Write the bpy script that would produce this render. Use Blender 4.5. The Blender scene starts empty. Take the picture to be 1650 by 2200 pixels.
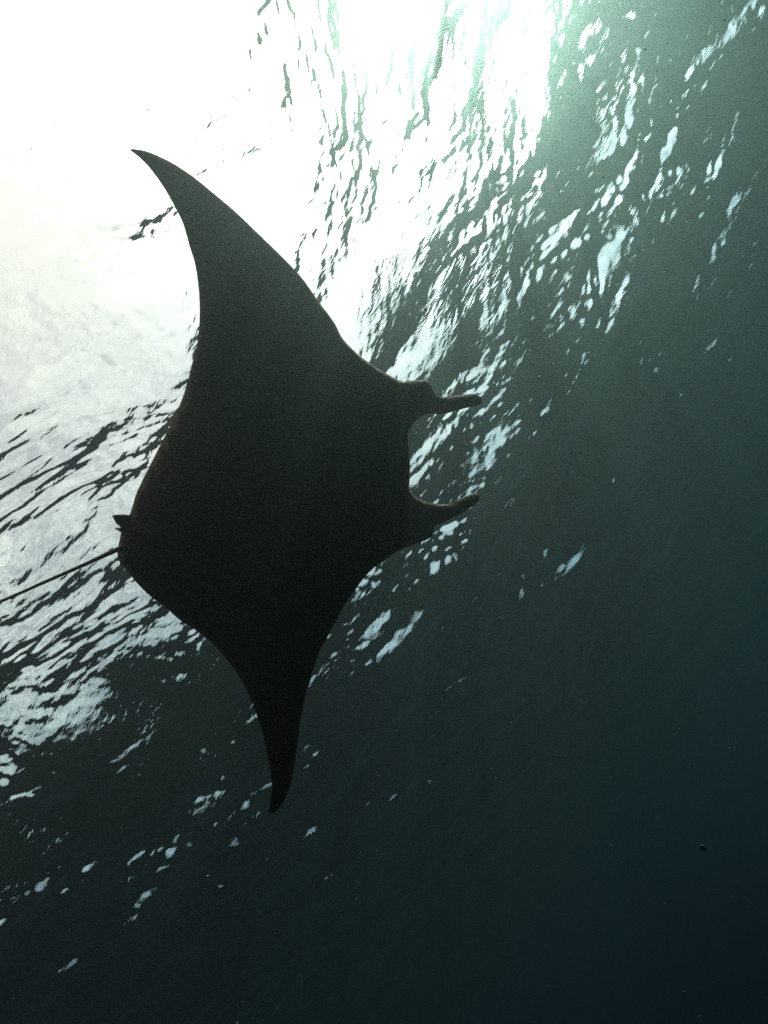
import bpy, bmesh, math, random
import numpy as np
from mathutils import Vector, geometry

S = bpy.context.scene
COL = S.collection

# ------------------------------------------------------------------ camera
cd = bpy.data.cameras.new('camera')
cam = bpy.data.objects.new('camera', cd)
COL.objects.link(cam)
cd.sensor_fit = 'VERTICAL'
cd.angle = math.radians(65)
cd.clip_start = 0.02
cd.clip_end = 1000
cam.location = (0, 0, -6.0)                       # six metres below the surface
cam.rotation_euler = (2.384659, 0.661580, 0.576638)
S.camera = cam

# ------------------------------------------------------------------ sky, sun, exposure
SUN_DIR = Vector((0.4602, 0.4953, 0.7368)).normalized()   # towards the sun
elev = math.asin(SUN_DIR.z)
azim = math.atan2(SUN_DIR.x, SUN_DIR.y)
w = bpy.data.worlds.new('World')
S.world = w
w.use_nodes = True
nt = w.node_tree
sky = nt.nodes.new('ShaderNodeTexSky')
sky.sky_type = 'NISHITA'
sky.sun_disc = False
sky.sun_elevation = elev
sky.sun_rotation = azim
sky.air_density = 0.25
sky.dust_density = 8.0
sky.ozone_density = 1.0
bg = nt.nodes['Background']
bg.inputs['Strength'].default_value = 0.15
tcw = nt.nodes.new('ShaderNodeTexCoord')
cn = nt.nodes.new('ShaderNodeTexNoise')              # thin broken cloud over the whole sky
cn.inputs['Scale'].default_value = 13.0
cn.inputs['Detail'].default_value = 8.0
cn.inputs['Roughness'].default_value = 0.66
nt.links.new(tcw.outputs['Generated'], cn.inputs['Vector'])
cmr = nt.nodes.new('ShaderNodeMapRange')
cmr.inputs['From Min'].default_value = 0.36
cmr.inputs['From Max'].default_value = 0.60
nt.links.new(cn.outputs[0], cmr.inputs['Value'])
cmx = nt.nodes.new('ShaderNodeMix')
cmx.data_type = 'RGBA'
nt.links.new(cmr.outputs[0], cmx.inputs['Factor'])
warm = nt.nodes.new('ShaderNodeVectorMath')          # humid, slightly warm haze in the air
warm.operation = 'MULTIPLY'
warm.inputs[1].default_value = (1.30, 1.0, 0.84)
nt.links.new(sky.outputs[0], warm.inputs[0])
nt.links.new(warm.outputs[0], cmx.inputs['A'])
cmx.inputs['B'].default_value = (9.4, 6.8, 5.2, 1)          # sunlit cloud
nt.links.new(cmx.outputs['Result'], bg.inputs['Color'])

sl = bpy.data.lights.new('sun', 'SUN')
sl.energy = 5.0
sl.angle = math.radians(0.6)
sl.color = (1.0, 0.93, 0.60)
sun = bpy.data.objects.new('sun', sl)
COL.objects.link(sun)
sun.rotation_euler = SUN_DIR.to_track_quat('Z', 'Y').to_euler()
sun.location = (0, 0, 30)

S.view_settings.view_transform = 'Standard'
S.view_settings.look = 'None'
S.view_settings.gamma = 1
S.view_settings.use_curve_mapping = False
S.view_settings.exposure = 0.62
S.render.engine = 'CYCLES'
cy = S.cycles
cy.max_bounces = 6
cy.glossy_bounces = 4
cy.transmission_bounces = 4
cy.volume_bounces = 0
cy.transparent_max_bounces = 12
cy.sample_clamp_indirect = 1.6
cy.use_denoising = False            # what is left of the sampling noise reads as sensor grain
cy.use_adaptive_sampling = False


# ------------------------------------------------------------------ helpers
def tag(o, label=None, cat=None, group=None, kind=None):
    if label: o['label'] = label
    if cat: o['category'] = cat
    if group: o['group'] = group
    if kind: o['kind'] = kind
    return o


def link(name, me, mat=None, parent=None):
    o = bpy.data.objects.new(name, me)
    COL.objects.link(o)
    if mat: me.materials.append(mat)
    if parent: o.parent = parent
    return o


def mesh(name, verts, faces, smooth=True):
    me = bpy.data.meshes.new(name)
    me.from_pydata([tuple(v) for v in verts], [], faces)
    if smooth:
        me.polygons.foreach_set('use_smooth', [True] * len(me.polygons))
    me.update()
    return me


def new_mat(name):
    m = bpy.data.materials.new(name)
    m.use_nodes = True
    t = m.node_tree
    t.nodes.clear()
    out = t.nodes.new('ShaderNodeOutputMaterial')
    return m, t, out


def node(t, kind, **kw):
    n = t.nodes.new(kind)
    for k, v in kw.items():
        if k in n.inputs: n.inputs[k].default_value = v
        else: setattr(n, k, v)
    return n


# ------------------------------------------------------------------ materials
def water_material():
    m, t, out = new_mat('water_surface')
    L = t.links.new
    geo = t.nodes.new('ShaderNodeNewGeometry')
    # capillary ripples: short crests running across the wind, coming in patches
    mp = node(t, 'ShaderNodeMapping')
    mp.vector_type = 'TEXTURE'
    mp.inputs['Rotation'].default_value = (0, 0, math.radians(-20))
    mp.inputs['Scale'].default_value = (2.4, 1.0, 1.0)
    L(geo.outputs['Position'], mp.inputs['Vector'])
    n1 = node(t, 'ShaderNodeTexNoise', Scale=15.0, Detail=1.5, Roughness=0.5, Distortion=0.6)
    L(mp.outputs[0], n1.inputs['Vector'])
    patch = node(t, 'ShaderNodeTexNoise', Scale=1.1, Detail=2.0)
    L(geo.outputs['Position'], patch.inputs['Vector'])
    mr = node(t, 'ShaderNodeMapRange')
    mr.inputs['From Min'].default_value = 0.32
    mr.inputs['From Max'].default_value = 0.68
    L(patch.outputs[0], mr.inputs['Value'])
    mul = node(t, 'ShaderNodeMath', operation='MULTIPLY')
    L(n1.outputs[0], mul.inputs[0]); L(mr.outputs[0], mul.inputs[1])
    mp2 = node(t, 'ShaderNodeMapping')
    mp2.vector_type = 'TEXTURE'
    mp2.inputs['Rotation'].default_value = (0, 0, math.radians(-8))
    mp2.inputs['Scale'].default_value = (2.2, 1.0, 1.0)
    L(geo.outputs['Position'], mp2.inputs['Vector'])
    n2 = node(t, 'ShaderNodeTexNoise', Scale=42.0, Detail=0.0, Distortion=0.4)
    L(mp2.outputs[0], n2.inputs['Vector'])
    fine = node(t, 'ShaderNodeBump', Strength=1.0, Distance=0.0010)
    L(n2.outputs[0], fine.inputs['Height'])
    bump = node(t, 'ShaderNodeBump', Strength=1.0, Distance=0.010)
    L(mul.outputs[0], bump.inputs['Height']); L(fine.outputs[0], bump.inputs['Normal'])
    fr = node(t, 'ShaderNodeFresnel', IOR=1.333)
    L(bump.outputs[0], fr.inputs['Normal'])
    gl = node(t, 'ShaderNodeBsdfGlossy', Roughness=0.0)
    gl.inputs['Color'].default_value = (1, 1, 1, 1)
    L(bump.outputs[0], gl.inputs['Normal'])
    rf = node(t, 'ShaderNodeBsdfRefraction', Roughness=0.0, IOR=1.333)
    rf.inputs['Color'].default_value = (1, 1, 1, 1)
    L(bump.outputs[0], rf.inputs['Normal'])
    tr = node(t, 'ShaderNodeBsdfTransparent')
    inner = node(t, 'ShaderNodeMixShader')
    inner.inputs[0].default_value = 0.6
    L(tr.outputs[0], inner.inputs[1]); L(rf.outputs[0], inner.inputs[2])
    mix = node(t, 'ShaderNodeMixShader')
    L(fr.outputs[0], mix.inputs[0]); L(inner.outputs[0], mix.inputs[1]); L(gl.outputs[0], mix.inputs[2])
    L(mix.outputs[0], out.inputs['Surface'])
    return m


def skin_material():
    m, t, out = new_mat('manta_skin')
    L = t.links.new
    tc = t.nodes.new('ShaderNodeTexCoord')
    n1 = node(t, 'ShaderNodeTexNoise', Scale=3.0, Detail=5.0, Roughness=0.6)
    L(tc.outputs['Object'], n1.inputs['Vector'])
    cr = node(t, 'ShaderNodeValToRGB')
    cr.color_ramp.elements[0].position = 0.35
    cr.color_ramp.elements[0].color = (0.34, 0.16, 0.10, 1)
    cr.color_ramp.elements[1].position = 0.7
    cr.color_ramp.elements[1].color = (0.58, 0.31, 0.22, 1)
    L(n1.outputs[0], cr.inputs[0])
    n2 = node(t, 'ShaderNodeTexNoise', Scale=90.0, Detail=3.0)
    L(tc.outputs['Object'], n2.inputs['Vector'])
    b = node(t, 'ShaderNodeBump', Strength=0.35, Distance=0.004)
    L(n2.outputs[0], b.inputs['Height'])
    p = node(t, 'ShaderNodeBsdfPrincipled', Roughness=0.55)
    L(cr.outputs[0], p.inputs['Base Color']); L(b.outputs[0], p.inputs['Normal'])
    L(p.outputs[0], out.inputs['Surface'])
    return m


def plain_material(name, c, rough=0.6, scale=8.0, var=0.35):
    m, t, out = new_mat(name)
    L = t.links.new
    tc = t.nodes.new('ShaderNodeTexCoord')
    n1 = node(t, 'ShaderNodeTexNoise', Scale=scale, Detail=4.0)
    L(tc.outputs['Object'], n1.inputs['Vector'])
    cr = node(t, 'ShaderNodeValToRGB')
    cr.color_ramp.elements[0].position = 0.3
    cr.color_ramp.elements[0].color = tuple(v * (1 - var) for v in c) + (1,)
    cr.color_ramp.elements[1].position = 0.7
    cr.color_ramp.elements[1].color = tuple(v * (1 + var) for v in c) + (1,)
    L(n1.outputs[0], cr.inputs[0])
    p = node(t, 'ShaderNodeBsdfPrincipled', Roughness=rough)
    L(cr.outputs[0], p.inputs['Base Color'])
    L(p.outputs[0], out.inputs['Surface'])
    return m


M_WATER = water_material()
M_SKIN = skin_material()
M_EYE = plain_material('eye', (0.01, 0.01, 0.01), 0.15)
M_GILL = plain_material('gill', (0.36, 0.17, 0.11), 0.7)
M_SAND = plain_material('sea_floor_sand', (0.07, 0.07, 0.06), 0.9, 0.4)
M_FLECK, ft, fo = new_mat('plankton')            # thin, see-through specks that glow when lit from behind
fn = node(ft, 'ShaderNodeTexNoise', Scale=60.0)
fr_ = node(ft, 'ShaderNodeValToRGB')
fr_.color_ramp.elements[0].color = (0.35, 0.34, 0.30, 1)
fr_.color_ramp.elements[1].color = (0.75, 0.74, 0.68, 1)
ft.links.new(fn.outputs[0], fr_.inputs[0])
fd = node(ft, 'ShaderNodeBsdfDiffuse'); fl = node(ft, 'ShaderNodeBsdfTranslucent'); fm = node(ft, 'ShaderNodeMixShader')
fm.inputs[0].default_value = 0.6
for s_ in (fd, fl): ft.links.new(fr_.outputs[0], s_.inputs['Color'])
ft.links.new(fd.outputs[0], fm.inputs[1]); ft.links.new(fl.outputs[0], fm.inputs[2]); ft.links.new(fm.outputs[0], fo.inputs['Surface'])
M_DARK = plain_material('debris', (0.02, 0.016, 0.012), 1.0, 200)

# ------------------------------------------------------------------ water surface
H = 6.0            # depth under which the mesh is tuned (spacing grows away from here)
RMAX = 400.0
rng = np.random.default_rng(58)


def wave_set():
    out = []
    def band(l0, l1, n, slope, spread, main=math.radians(20)):
        for i in range(n):
            lam = l0 * (l1 / l0) ** ((i + rng.random()) / n)
            ang = main + rng.normal() * spread           # 0 = travelling along +Y
            k = 2 * math.pi / lam
            amp = slope * math.sqrt(2.0 / n) / k
            out.append((k, ang, amp, rng.random() * 2 * math.pi, lam))
    r = math.radians
    band(2.2, 5.5, 6, 0.035, r(24))
    band(0.9, 2.2, 10, 0.088, r(40))
    band(0.34, 0.9, 14, 0.104, r(44))
    band(0.15, 0.34, 18, 0.112, r(42))
    band(0.075, 0.15, 24, 0.095, r(42))
    return out


def wave_height(x, y, spacing):
    # slow warping bends the crests so that they do not read as ruled lines
    wx = x + 0.35 * np.sin(0.9 * y + 0.4) * np.cos(0.63 * x) + 0.12 * np.sin(2.3 * x + 1.7 * y)
    wy = y + 0.35 * np.sin(0.8 * x + 1.1) * np.cos(0.57 * y) + 0.12 * np.sin(2.1 * x - 1.9 * y + 2)
    gust = 0.55 + 0.45 * np.sin(0.71 * x + 0.43 * y + 1.0) * np.sin(0.37 * x - 0.83 * y + 0.3) \
        + 0.35 * np.sin(1.9 * x + 1.3 * y) * np.sin(1.1 * x - 2.3 * y)
    z = np.zeros_like(x)
    for k, a, amp, ph, lam in WAVES:
        p = k * (wx * math.sin(a) + wy * math.cos(a)) + ph
        fade = np.clip((lam / spacing - 2.2) / 2.0, 0, 1)
        g = np.clip(1.25 * gust, 0.3, 2.2) if lam < 1.0 else 1.0
        z += amp * fade * g * (np.sin(p) - 0.18 * np.cos(2 * p))
    return z


WAVES = wave_set()


def build_surface():
    far = np.degrees(np.arctan(np.geomspace(H * math.tan(math.radians(82)) * 1.03, RMAX, 40) / H))
    th = np.radians(np.concatenate([np.linspace(0.6, 14, 40), np.linspace(14.3, 75, 900), np.linspace(75.1, 82, 60), far]))
    r = H * np.tan(th)
    half = math.radians(55)
    mid = math.radians(1)
    az = np.concatenate([np.linspace(mid - half, mid + half, 900, endpoint=False),
                         np.linspace(mid + half, mid - half + 2 * math.pi, 140, endpoint=False)])
    nr, na = len(r), len(az)
    X = r[:, None] * np.sin(az)[None, :]
    Y = r[:, None] * np.cos(az)[None, :]
    dr = np.gradient(r)[:, None] * np.ones((1, na))
    da = np.gradient(az)
    da[0] = da[1]; da[-1] = da[-2]
    sp = np.maximum(dr, r[:, None] * da[None, :])
    Z = wave_height(X, Y, sp)
    co = np.empty((nr * na + 1, 3), dtype=np.float32)
    co[:-1, 0] = X.ravel(); co[:-1, 1] = Y.ravel(); co[:-1, 2] = Z.ravel()
    co[-1] = (0, 0, Z[0].mean())
    i, j = np.meshgrid(np.arange(nr - 1), np.arange(na), indexing='ij')
    j2 = (j + 1) % na
    q = np.stack([i * na + j, i * na + j2, (i + 1) * na + j2, (i + 1) * na + j], -1).reshape(-1, 4)
    jj = np.arange(na)
    tri = np.stack([np.full(na, nr * na), (jj + 1) % na, jj], -1)
    me = bpy.data.meshes.new('water_surface')
    nl = q.size + tri.size
    me.vertices.add(len(co)); me.loops.add(nl); me.polygons.add(len(q) + len(tri))
    me.vertices.foreach_set('co', co.ravel())
    me.loops.foreach_set('vertex_index', np.concatenate([q.ravel(), tri.ravel()]).astype(np.int32))
    st = np.concatenate([np.arange(len(q)) * 4, q.size + np.arange(len(tri)) * 3]).astype(np.int32)
    me.polygons.foreach_set('loop_start', st)
    me.polygons.foreach_set('use_smooth', np.ones(len(st), dtype=bool))
    me.update(calc_edges=True)
    me.validate()
    print('normal z', me.polygons[1000].normal.z, me.polygons[len(me.polygons) - 5].normal.z)
    return me


water = link('water_surface', build_surface(), M_WATER)
tag(water, 'rippled sea surface seen from below with bright sky window', kind='structure')


# ------------------------------------------------------------------ sea floor far below
def build_floor():
    n = 60
    g = np.linspace(-400, 400, n)
    vs, fs = [], []
    for yy in g:
        for xx in g:
            vs.append((xx, yy, -60 + 0.8 * math.sin(xx * 0.11 + 1) * math.cos(yy * 0.09) + 0.3 * math.sin(xx * 0.37 + yy * 0.29)))
    for a in range(n - 1):
        for b in range(n - 1):
            fs.append((a * n + b, a * n + b + 1, (a + 1) * n + b + 1, (a + 1) * n + b))
    return mesh('sea_floor', vs, fs)


floor = link('sea_floor', build_floor(), M_SAND)
tag(floor, 'dark sandy sea floor far below the swimmer', kind='structure')

# ------------------------------------------------------------------ murky water
hm, ht, hout = new_mat('murky_water')
pv = ht.nodes.new('ShaderNodeVolumePrincipled')
pv.inputs['Color'].default_value = (0.160, 0.184, 0.186, 1)
pv.inputs['Density'].default_value = 0.12
pv.inputs['Anisotropy'].default_value = 0.878
pv.inputs['Absorption Color'].default_value = (0.001, 0.28, 0.53, 1)
ht.links.new(pv.outputs[0], hout.inputs['Volume'])
bm = bmesh.new()
bmesh.ops.create_cube(bm, size=1.0)
for v in bm.verts:
    v.co.x *= 820; v.co.y *= 820
    v.co.z = 0.7 if v.co.z > 0 else -62.5
hme = bpy.data.meshes.new('haze')
bm.to_mesh(hme); bm.free()
haze = link('haze', hme, hm)
tag(haze, 'murky green water full of fine drifting matter', kind='stuff')

# ------------------------------------------------------------------ manta ray
# outline of the disc in metres, x forward, y across, z up
OUTLINE = [(-0.3363,-1.7646),(-0.2970,-1.7622),(-0.2568,-1.7531),(-0.2068,-1.7291),(-0.1516,-1.6957),(-0.0998,-1.6552),(-0.0485,-1.6098),(0.0243,-1.5329),(0.1154,-1.4327),(0.2254,-1.2938),(0.3217,-1.1715),(0.3886,-1.0761),(0.4509,-0.9528),(0.5169,-0.8316),(0.5474,-0.7431),(0.6166,-0.6527),(0.7127,-0.5640),(0.8510,-0.4662),(0.9141,-0.4529),(0.9797,-0.4472),(1.0321,-0.4357),(1.0567,-0.4128),(1.0685,-0.3732),(1.0856,-0.3432),(1.1252,-0.3253),(1.1941,-0.3185),(1.2641,-0.3115),(1.3351,-0.3045),(1.3804,-0.2853),(1.3998,-0.2567),(1.3969,-0.2404),(1.3600,-0.2303),(1.2802,-0.2311),(1.1975,-0.2272),(1.1267,-0.2267),(1.0647,-0.2330),(1.0145,-0.2452),(0.9686,-0.2431),(0.9278,-0.2321),(0.8880,-0.2076),(0.8597,-0.1756),(0.8489,-0.1347),(0.8403,-0.0527),(0.8293,0.0266),(0.8124,0.1050),(0.8032,0.1580),(0.8319,0.1982),(0.8925,0.2467),(0.9766,0.2817),(1.0477,0.3024),(1.0889,0.3011),(1.1526,0.2909),(1.2272,0.2830),(1.2798,0.2870),(1.2980,0.3089),(1.2836,0.3348),(1.2376,0.3586),(1.1606,0.3801),(1.0754,0.3932),(1.0017,0.4058),(0.9371,0.4090),(0.9314,0.4247),(0.9205,0.4536),(0.8944,0.4725),(0.8368,0.4797),(0.7576,0.4835),(0.6992,0.4842),(0.6464,0.4949),(0.5770,0.5146),(0.4876,0.5478),(0.4267,0.5831),(0.3540,0.6397),(0.2877,0.6978),(0.1836,0.8140),(0.0865,0.9322),(0.0190,1.0558),(-0.0389,1.1786),(-0.0867,1.3198),(-0.1257,1.4681),(-0.1612,1.5961),(-0.1874,1.6720),(-0.2181,1.7366),(-0.2602,1.7992),(-0.2979,1.8202),(-0.3301,1.8200),(-0.3424,1.7997),(-0.3284,1.7531),(-0.3108,1.6758),(-0.2996,1.5836),(-0.3013,1.4841),(-0.3065,1.3759),(-0.3119,1.2762),(-0.3250,1.1784),(-0.3412,1.0728),(-0.3626,0.9732),(-0.3857,0.9055),(-0.4098,0.8330),(-0.4455,0.7574),(-0.4959,0.6595),(-0.5685,0.5589),(-0.6353,0.4803),(-0.6873,0.3982),(-0.7494,0.3170),(-0.7972,0.2322),(-0.8249,0.1644),(-0.8472,0.1249),(-0.8522,0.0884),(-0.8447,0.0556),(-0.8260,0.0120),(-0.8078,-0.0293),(-0.7842,-0.0646),(-0.7553,-0.0940),(-0.7348,-0.1257),(-0.7044,-0.1802),(-0.6655,-0.2328),(-0.6120,-0.2983),(-0.5203,-0.4088),(-0.4397,-0.5069),(-0.3812,-0.5872),(-0.3382,-0.6594),(-0.2994,-0.7327),(-0.2464,-0.8337),(-0.2035,-0.9593),(-0.1760,-1.0871),(-0.1639,-1.2075),(-0.1692,-1.2957),(-0.1734,-1.4036),(-0.1949,-1.4967),(-0.2248,-1.5897),(-0.2664,-1.6782),(-0.3052,-1.7327)]
PELVIC = [(-0.7553,-0.0940),(-0.7904,-0.1053),(-0.8220,-0.1111),(-0.8333,-0.1094),(-0.8295,-0.0879),(-0.8216,-0.0652),(-0.8100,-0.0484),(-0.8082,-0.0179),(-0.7306,0.0147),(-0.6894,-0.0678)]
TAIL = [(-0.6661,0.0321),(-0.8432,0.0490),(-1.0069,0.0740),(-1.1997,0.1010),(-1.3841,0.1268),(-1.6716,0.1581),(-1.9840,0.1674)]


def bend(y):
    return 0.16 * (abs(y) / 1.7) ** 2.2


def spline(pts, step, closed=True):
    n = len(pts)
    res = []
    for i in range(n if closed else n - 1):
        p = [Vector(pts[(i + k) % n] if closed else pts[min(max(i + k, 0), n - 1)]) for k in (-1, 0, 1, 2)]
        m = max(1, int((p[2] - p[1]).length / step + 0.5))
        for s in range(m):
            u = s / m
            res.append(0.5 * ((2 * p[1]) + (p[2] - p[0]) * u + (2 * p[0] - 5 * p[1] + 4 * p[2] - p[3]) * u * u
                              + (-p[0] + 3 * p[1] - 3 * p[2] + p[3]) * u ** 3))
    if not closed: res.append(Vector(pts[-1]))
    return res


def dist_to(poly, P):
    a = np.array([(p.x, p.y) for p in poly]); b = np.roll(a, -1, 0)
    d = np.full(len(P), 1e9)
    inside = np.zeros(len(P), bool)
    for (ax, ay), (bx, by) in zip(a, b):
        ex, ey = bx - ax, by - ay
        l2 = ex * ex + ey * ey + 1e-12
        t = np.clip(((P[:, 0] - ax) * ex + (P[:, 1] - ay) * ey) / l2, 0, 1)
        d = np.minimum(d, np.hypot(P[:, 0] - ax - t * ex, P[:, 1] - ay - t * ey))
        c = (ay > P[:, 1]) != (by > P[:, 1])
        inside ^= c & (P[:, 0] < ex * (P[:, 1] - ay) / (ey if abs(ey) > 1e-12 else 1e-12) + ax)
    return d, inside


def thickness(x, y, d):
    """half thickness above and below the disc plane"""
    core = math.exp(-(y / 0.36) ** 2) * math.exp(-((x - 0.12) / 0.75) ** 4)
    T = 0.048 + 0.17 * core + 0.05 * math.exp(-(abs(y) / 0.9) ** 2)
    lam = 0.07 + 0.12 * core
    h = T * (1 - math.exp(-d / lam))
    # head horns and rolled cephalic fins are round in section
    k = min(1.0, max(0.0, (x - 0.80) / 0.15))
    hr = math.sqrt(max(0.0, d * (0.16 - d))) * 0.5 if d < 0.08 else 0.04
    h = h * (1 - k) + max(hr, h * 0.5) * k
    return h * 1.05, h * 0.8


def slab(name, outline, spacing, thick, bendf):
    """closed thin body: outline in the xy plane, two smooth sheets that share the rim"""
    rim = spline(outline, spacing * 0.8)
    xs = [p.x for p in rim]; ys = [p.y for p in rim]
    gx, gy = np.meshgrid(np.arange(min(xs), max(xs), spacing), np.arange(min(ys), max(ys), spacing))
    gx = gx + (np.arange(gx.shape[0]) % 2)[:, None] * spacing * 0.5
    P = np.stack([gx.ravel(), gy.ravel()], 1)
    d, ins = dist_to(rim, P)
    P = P[ins & (d > spacing * 0.55)]
    pts = [Vector((p.x, p.y)) for p in rim] + [Vector((float(a), float(b))) for a, b in P]
    nr = len(rim)
    v, e, f, *_ = geometry.delaunay_2d_cdt(pts, [(i, (i + 1) % nr) for i in range(nr)], [], 1, 1e-6)
    A = np.array([(p.x, p.y) for p in v])
    d, _ = dist_to(rim, A)
    verts, top, bot = [], {}, {}
    for i, (p, dd) in enumerate(zip(v, d)):
        up, dn = thick(p.x, p.y, float(dd))
        z0 = bendf(p.y)
        if dd < 1e-4:
            top[i] = bot[i] = len(verts); verts.append((p.x, p.y, z0))
        else:
            top[i] = len(verts); verts.append((p.x, p.y, z0 + up))
            bot[i] = len(verts); verts.append((p.x, p.y, z0 - dn))
    faces = []
    for t in f:
        faces.append([top[i] for i in t])
        faces.append([bot[i] for i in reversed(t)])
    return mesh(name, verts, faces)


def tube(name, path, radii, seg=10):
    verts, faces = [], []
    n = len(path)
    for i, (p, r) in enumerate(zip(path, radii)):
        t = (path[min(i + 1, n - 1)] - path[max(i - 1, 0)]).normalized()
        s = t.cross(Vector((0, 0, 1))).normalized(); u = s.cross(t)
        for k in range(seg):
            a = 2 * math.pi * k / seg
            verts.append(p + (s * math.cos(a) + u * math.sin(a)) * r)
    for i in range(n - 1):
        for k in range(seg):
            k2 = (k + 1) % seg
            faces.append((i * seg + k, i * seg + k2, (i + 1) * seg + k2, (i + 1) * seg + k))
    faces.append(list(range(seg))[::-1]); faces.append([(n - 1) * seg + k for k in range(seg)])
    return mesh(name, verts, faces)


manta = bpy.data.objects.new('manta_ray', None)
COL.objects.link(manta)
manta.location = (-0.308406, 3.174603, -3.200563)
manta.rotation_euler = (-0.516805, 0.119094, 0.722871)
tag(manta, 'dark manta ray gliding overhead, silhouetted against the bright sea surface', 'manta ray')

body = link('body', slab('body', OUTLINE, 0.026, thickness, bend), M_SKIN, manta)


def fin_thick(x, y, d):
    h = 0.012 * (1 - math.exp(-d / 0.012))
    return h, h


pf = link('pelvic_fin', slab('pelvic_fin', PELVIC, 0.008, fin_thick, lambda y: -0.004), M_SKIN, manta)

tp = spline([(x, y, 0.0 - 0.02 * i) for i, (x, y) in enumerate(TAIL)], 0.03, closed=False)
tail = link('tail', tube('tail', tp, [0.0095 - 0.0050 * i / (len(tp) - 1) + 0.012 * math.exp(-i / 5.0) for i in range(len(tp))]), M_SKIN, manta)

# small dorsal fin on the back, just ahead of the tail
bm = bmesh.new()
prof = [(-0.55, 0.05), (-0.60, 0.14), (-0.70, 0.22), (-0.79, 0.25), (-0.78, 0.19), (-0.76, 0.04)]
lo = [bm.verts.new((x, -0.012 + (0.010 if z > 0.2 else 0), z)) for x, z in prof]
hi = [bm.verts.new((x, 0.012 - (0.010 if z > 0.2 else 0), z)) for x, z in prof]
bm.faces.new(lo[::-1]); bm.faces.new(hi)
for i in range(len(prof)):
    k = (i + 1) % len(prof)
    bm.faces.new((lo[i], lo[k], hi[k], hi[i]))
me = bpy.data.meshes.new('dorsal_fin'); bm.to_mesh(me); bm.free()
link('dorsal_fin', me, M_SKIN, manta)

# eyes on the outer side of the head horns
for ex, ey in ((1.005, -0.412), (0.890, 0.446)):
    bm = bmesh.new()
    bmesh.ops.create_uvsphere(bm, u_segments=14, v_segments=10, radius=0.026)
    for v in bm.verts: v.co += Vector((ex, ey, bend(ey)))
    me = bpy.data.meshes.new('eye'); bm.to_mesh(me); bm.free()
    me.polygons.foreach_set('use_smooth', [True] * len(me.polygons))
    link('eye', me, M_EYE, manta)

# five gill slits each side, on the belly
from mathutils.bvhtree import BVHTree
dg = bpy.context.evaluated_depsgraph_get()
bvh = BVHTree.FromPolygons([v.co.copy() for v in body.data.vertices], [tuple(p.vertices) for p in body.data.polygons])
for s in (-1, 1):
    for i in range(5):
        cx = 0.52 - 0.115 * i
        cyy = s * (0.235 - 0.022 * i)
        ln = 0.115 - 0.012 * i
        vs, fs = [], []
        N = 12
        for k in range(N + 1):
            u = k / N * 2 - 1
            wdt = 0.010 * (1 - u * u) + 0.0006
            px = cx - 0.03 * (1 - u * u)
            py = cyy + s * u * ln
            for off in (-wdt, wdt):
                h = bvh.ray_cast(Vector((px + off, py, -1)), Vector((0, 0, 1)))[0]
                z = h.z if h else -0.1
                vs.append((px + off, py, z - 0.0015)); vs.append((px + off, py, z + 0.006))
        for k in range(N):
            a, b = k * 4, (k + 1) * 4
            fs += [(a, b, b + 2, a + 2), (a + 1, a + 3, b + 3, b + 1), (a, a + 1, b + 1, b), (a + 2, b + 2, b + 3, a + 3)]
        fs += [(0, 2, 3, 1), (N * 4, N * 4 + 1, N * 4 + 3, N * 4 + 2)]
        link('gill_slit', mesh('gill_slit', vs, fs), M_GILL, manta)


# ------------------------------------------------------------------ drifting matter
def lump(rad, seed):
    rr = random.Random(seed)
    bm = bmesh.new()
    bmesh.ops.create_icosphere(bm, subdivisions=2, radius=rad)
    for v in bm.verts: v.co *= rr.uniform(0.55, 1.35)
    me = bpy.data.meshes.new('fleck'); bm.to_mesh(me); bm.free()
    return me


b = link('drifting_fleck', lump(0.0068, 2), M_DARK)
b.location = Vector((0, 0, -6)) + Vector((-0.04400, 0.99499, 0.08977)) * 2.2
tag(b, 'tiny dark round fleck drifting alone in the dark lower right water', 'fleck')

rr = random.Random(5)
vs, fs = [], []
for i in range(900):
    d = Vector((rr.uniform(-0.9, 0.9), rr.uniform(0.1, 1.2), rr.uniform(-0.1, 1.2))).normalized()
    dist = 0.9 + 2.6 * rr.random() ** 0.6
    c = Vector((0, 0, -6)) + d * dist
    r = rr.uniform(0.0006, 0.0016) * (1.6 if rr.random() < 0.1 else 1)
    o = len(vs)
    for dx, dy, dz in ((1, 0, 0), (-1, 0, 0), (0, 1, 0), (0, -1, 0), (0, 0, 1), (0, 0, -1)):
        vs.append(c + Vector((dx, dy, dz)) * r * rr.uniform(0.6, 1.4))
    for q in ((0, 2, 4), (2, 1, 4), (1, 3, 4), (3, 0, 4), (2, 0, 5), (1, 2, 5), (3, 1, 5), (0, 3, 5)):
        fs.append(tuple(o + k for k in q))
pl = link('plankton', mesh('plankton', vs, fs, False), M_FLECK)
tag(pl, 'fine pale plankton specks drifting through the water', kind='stuff')
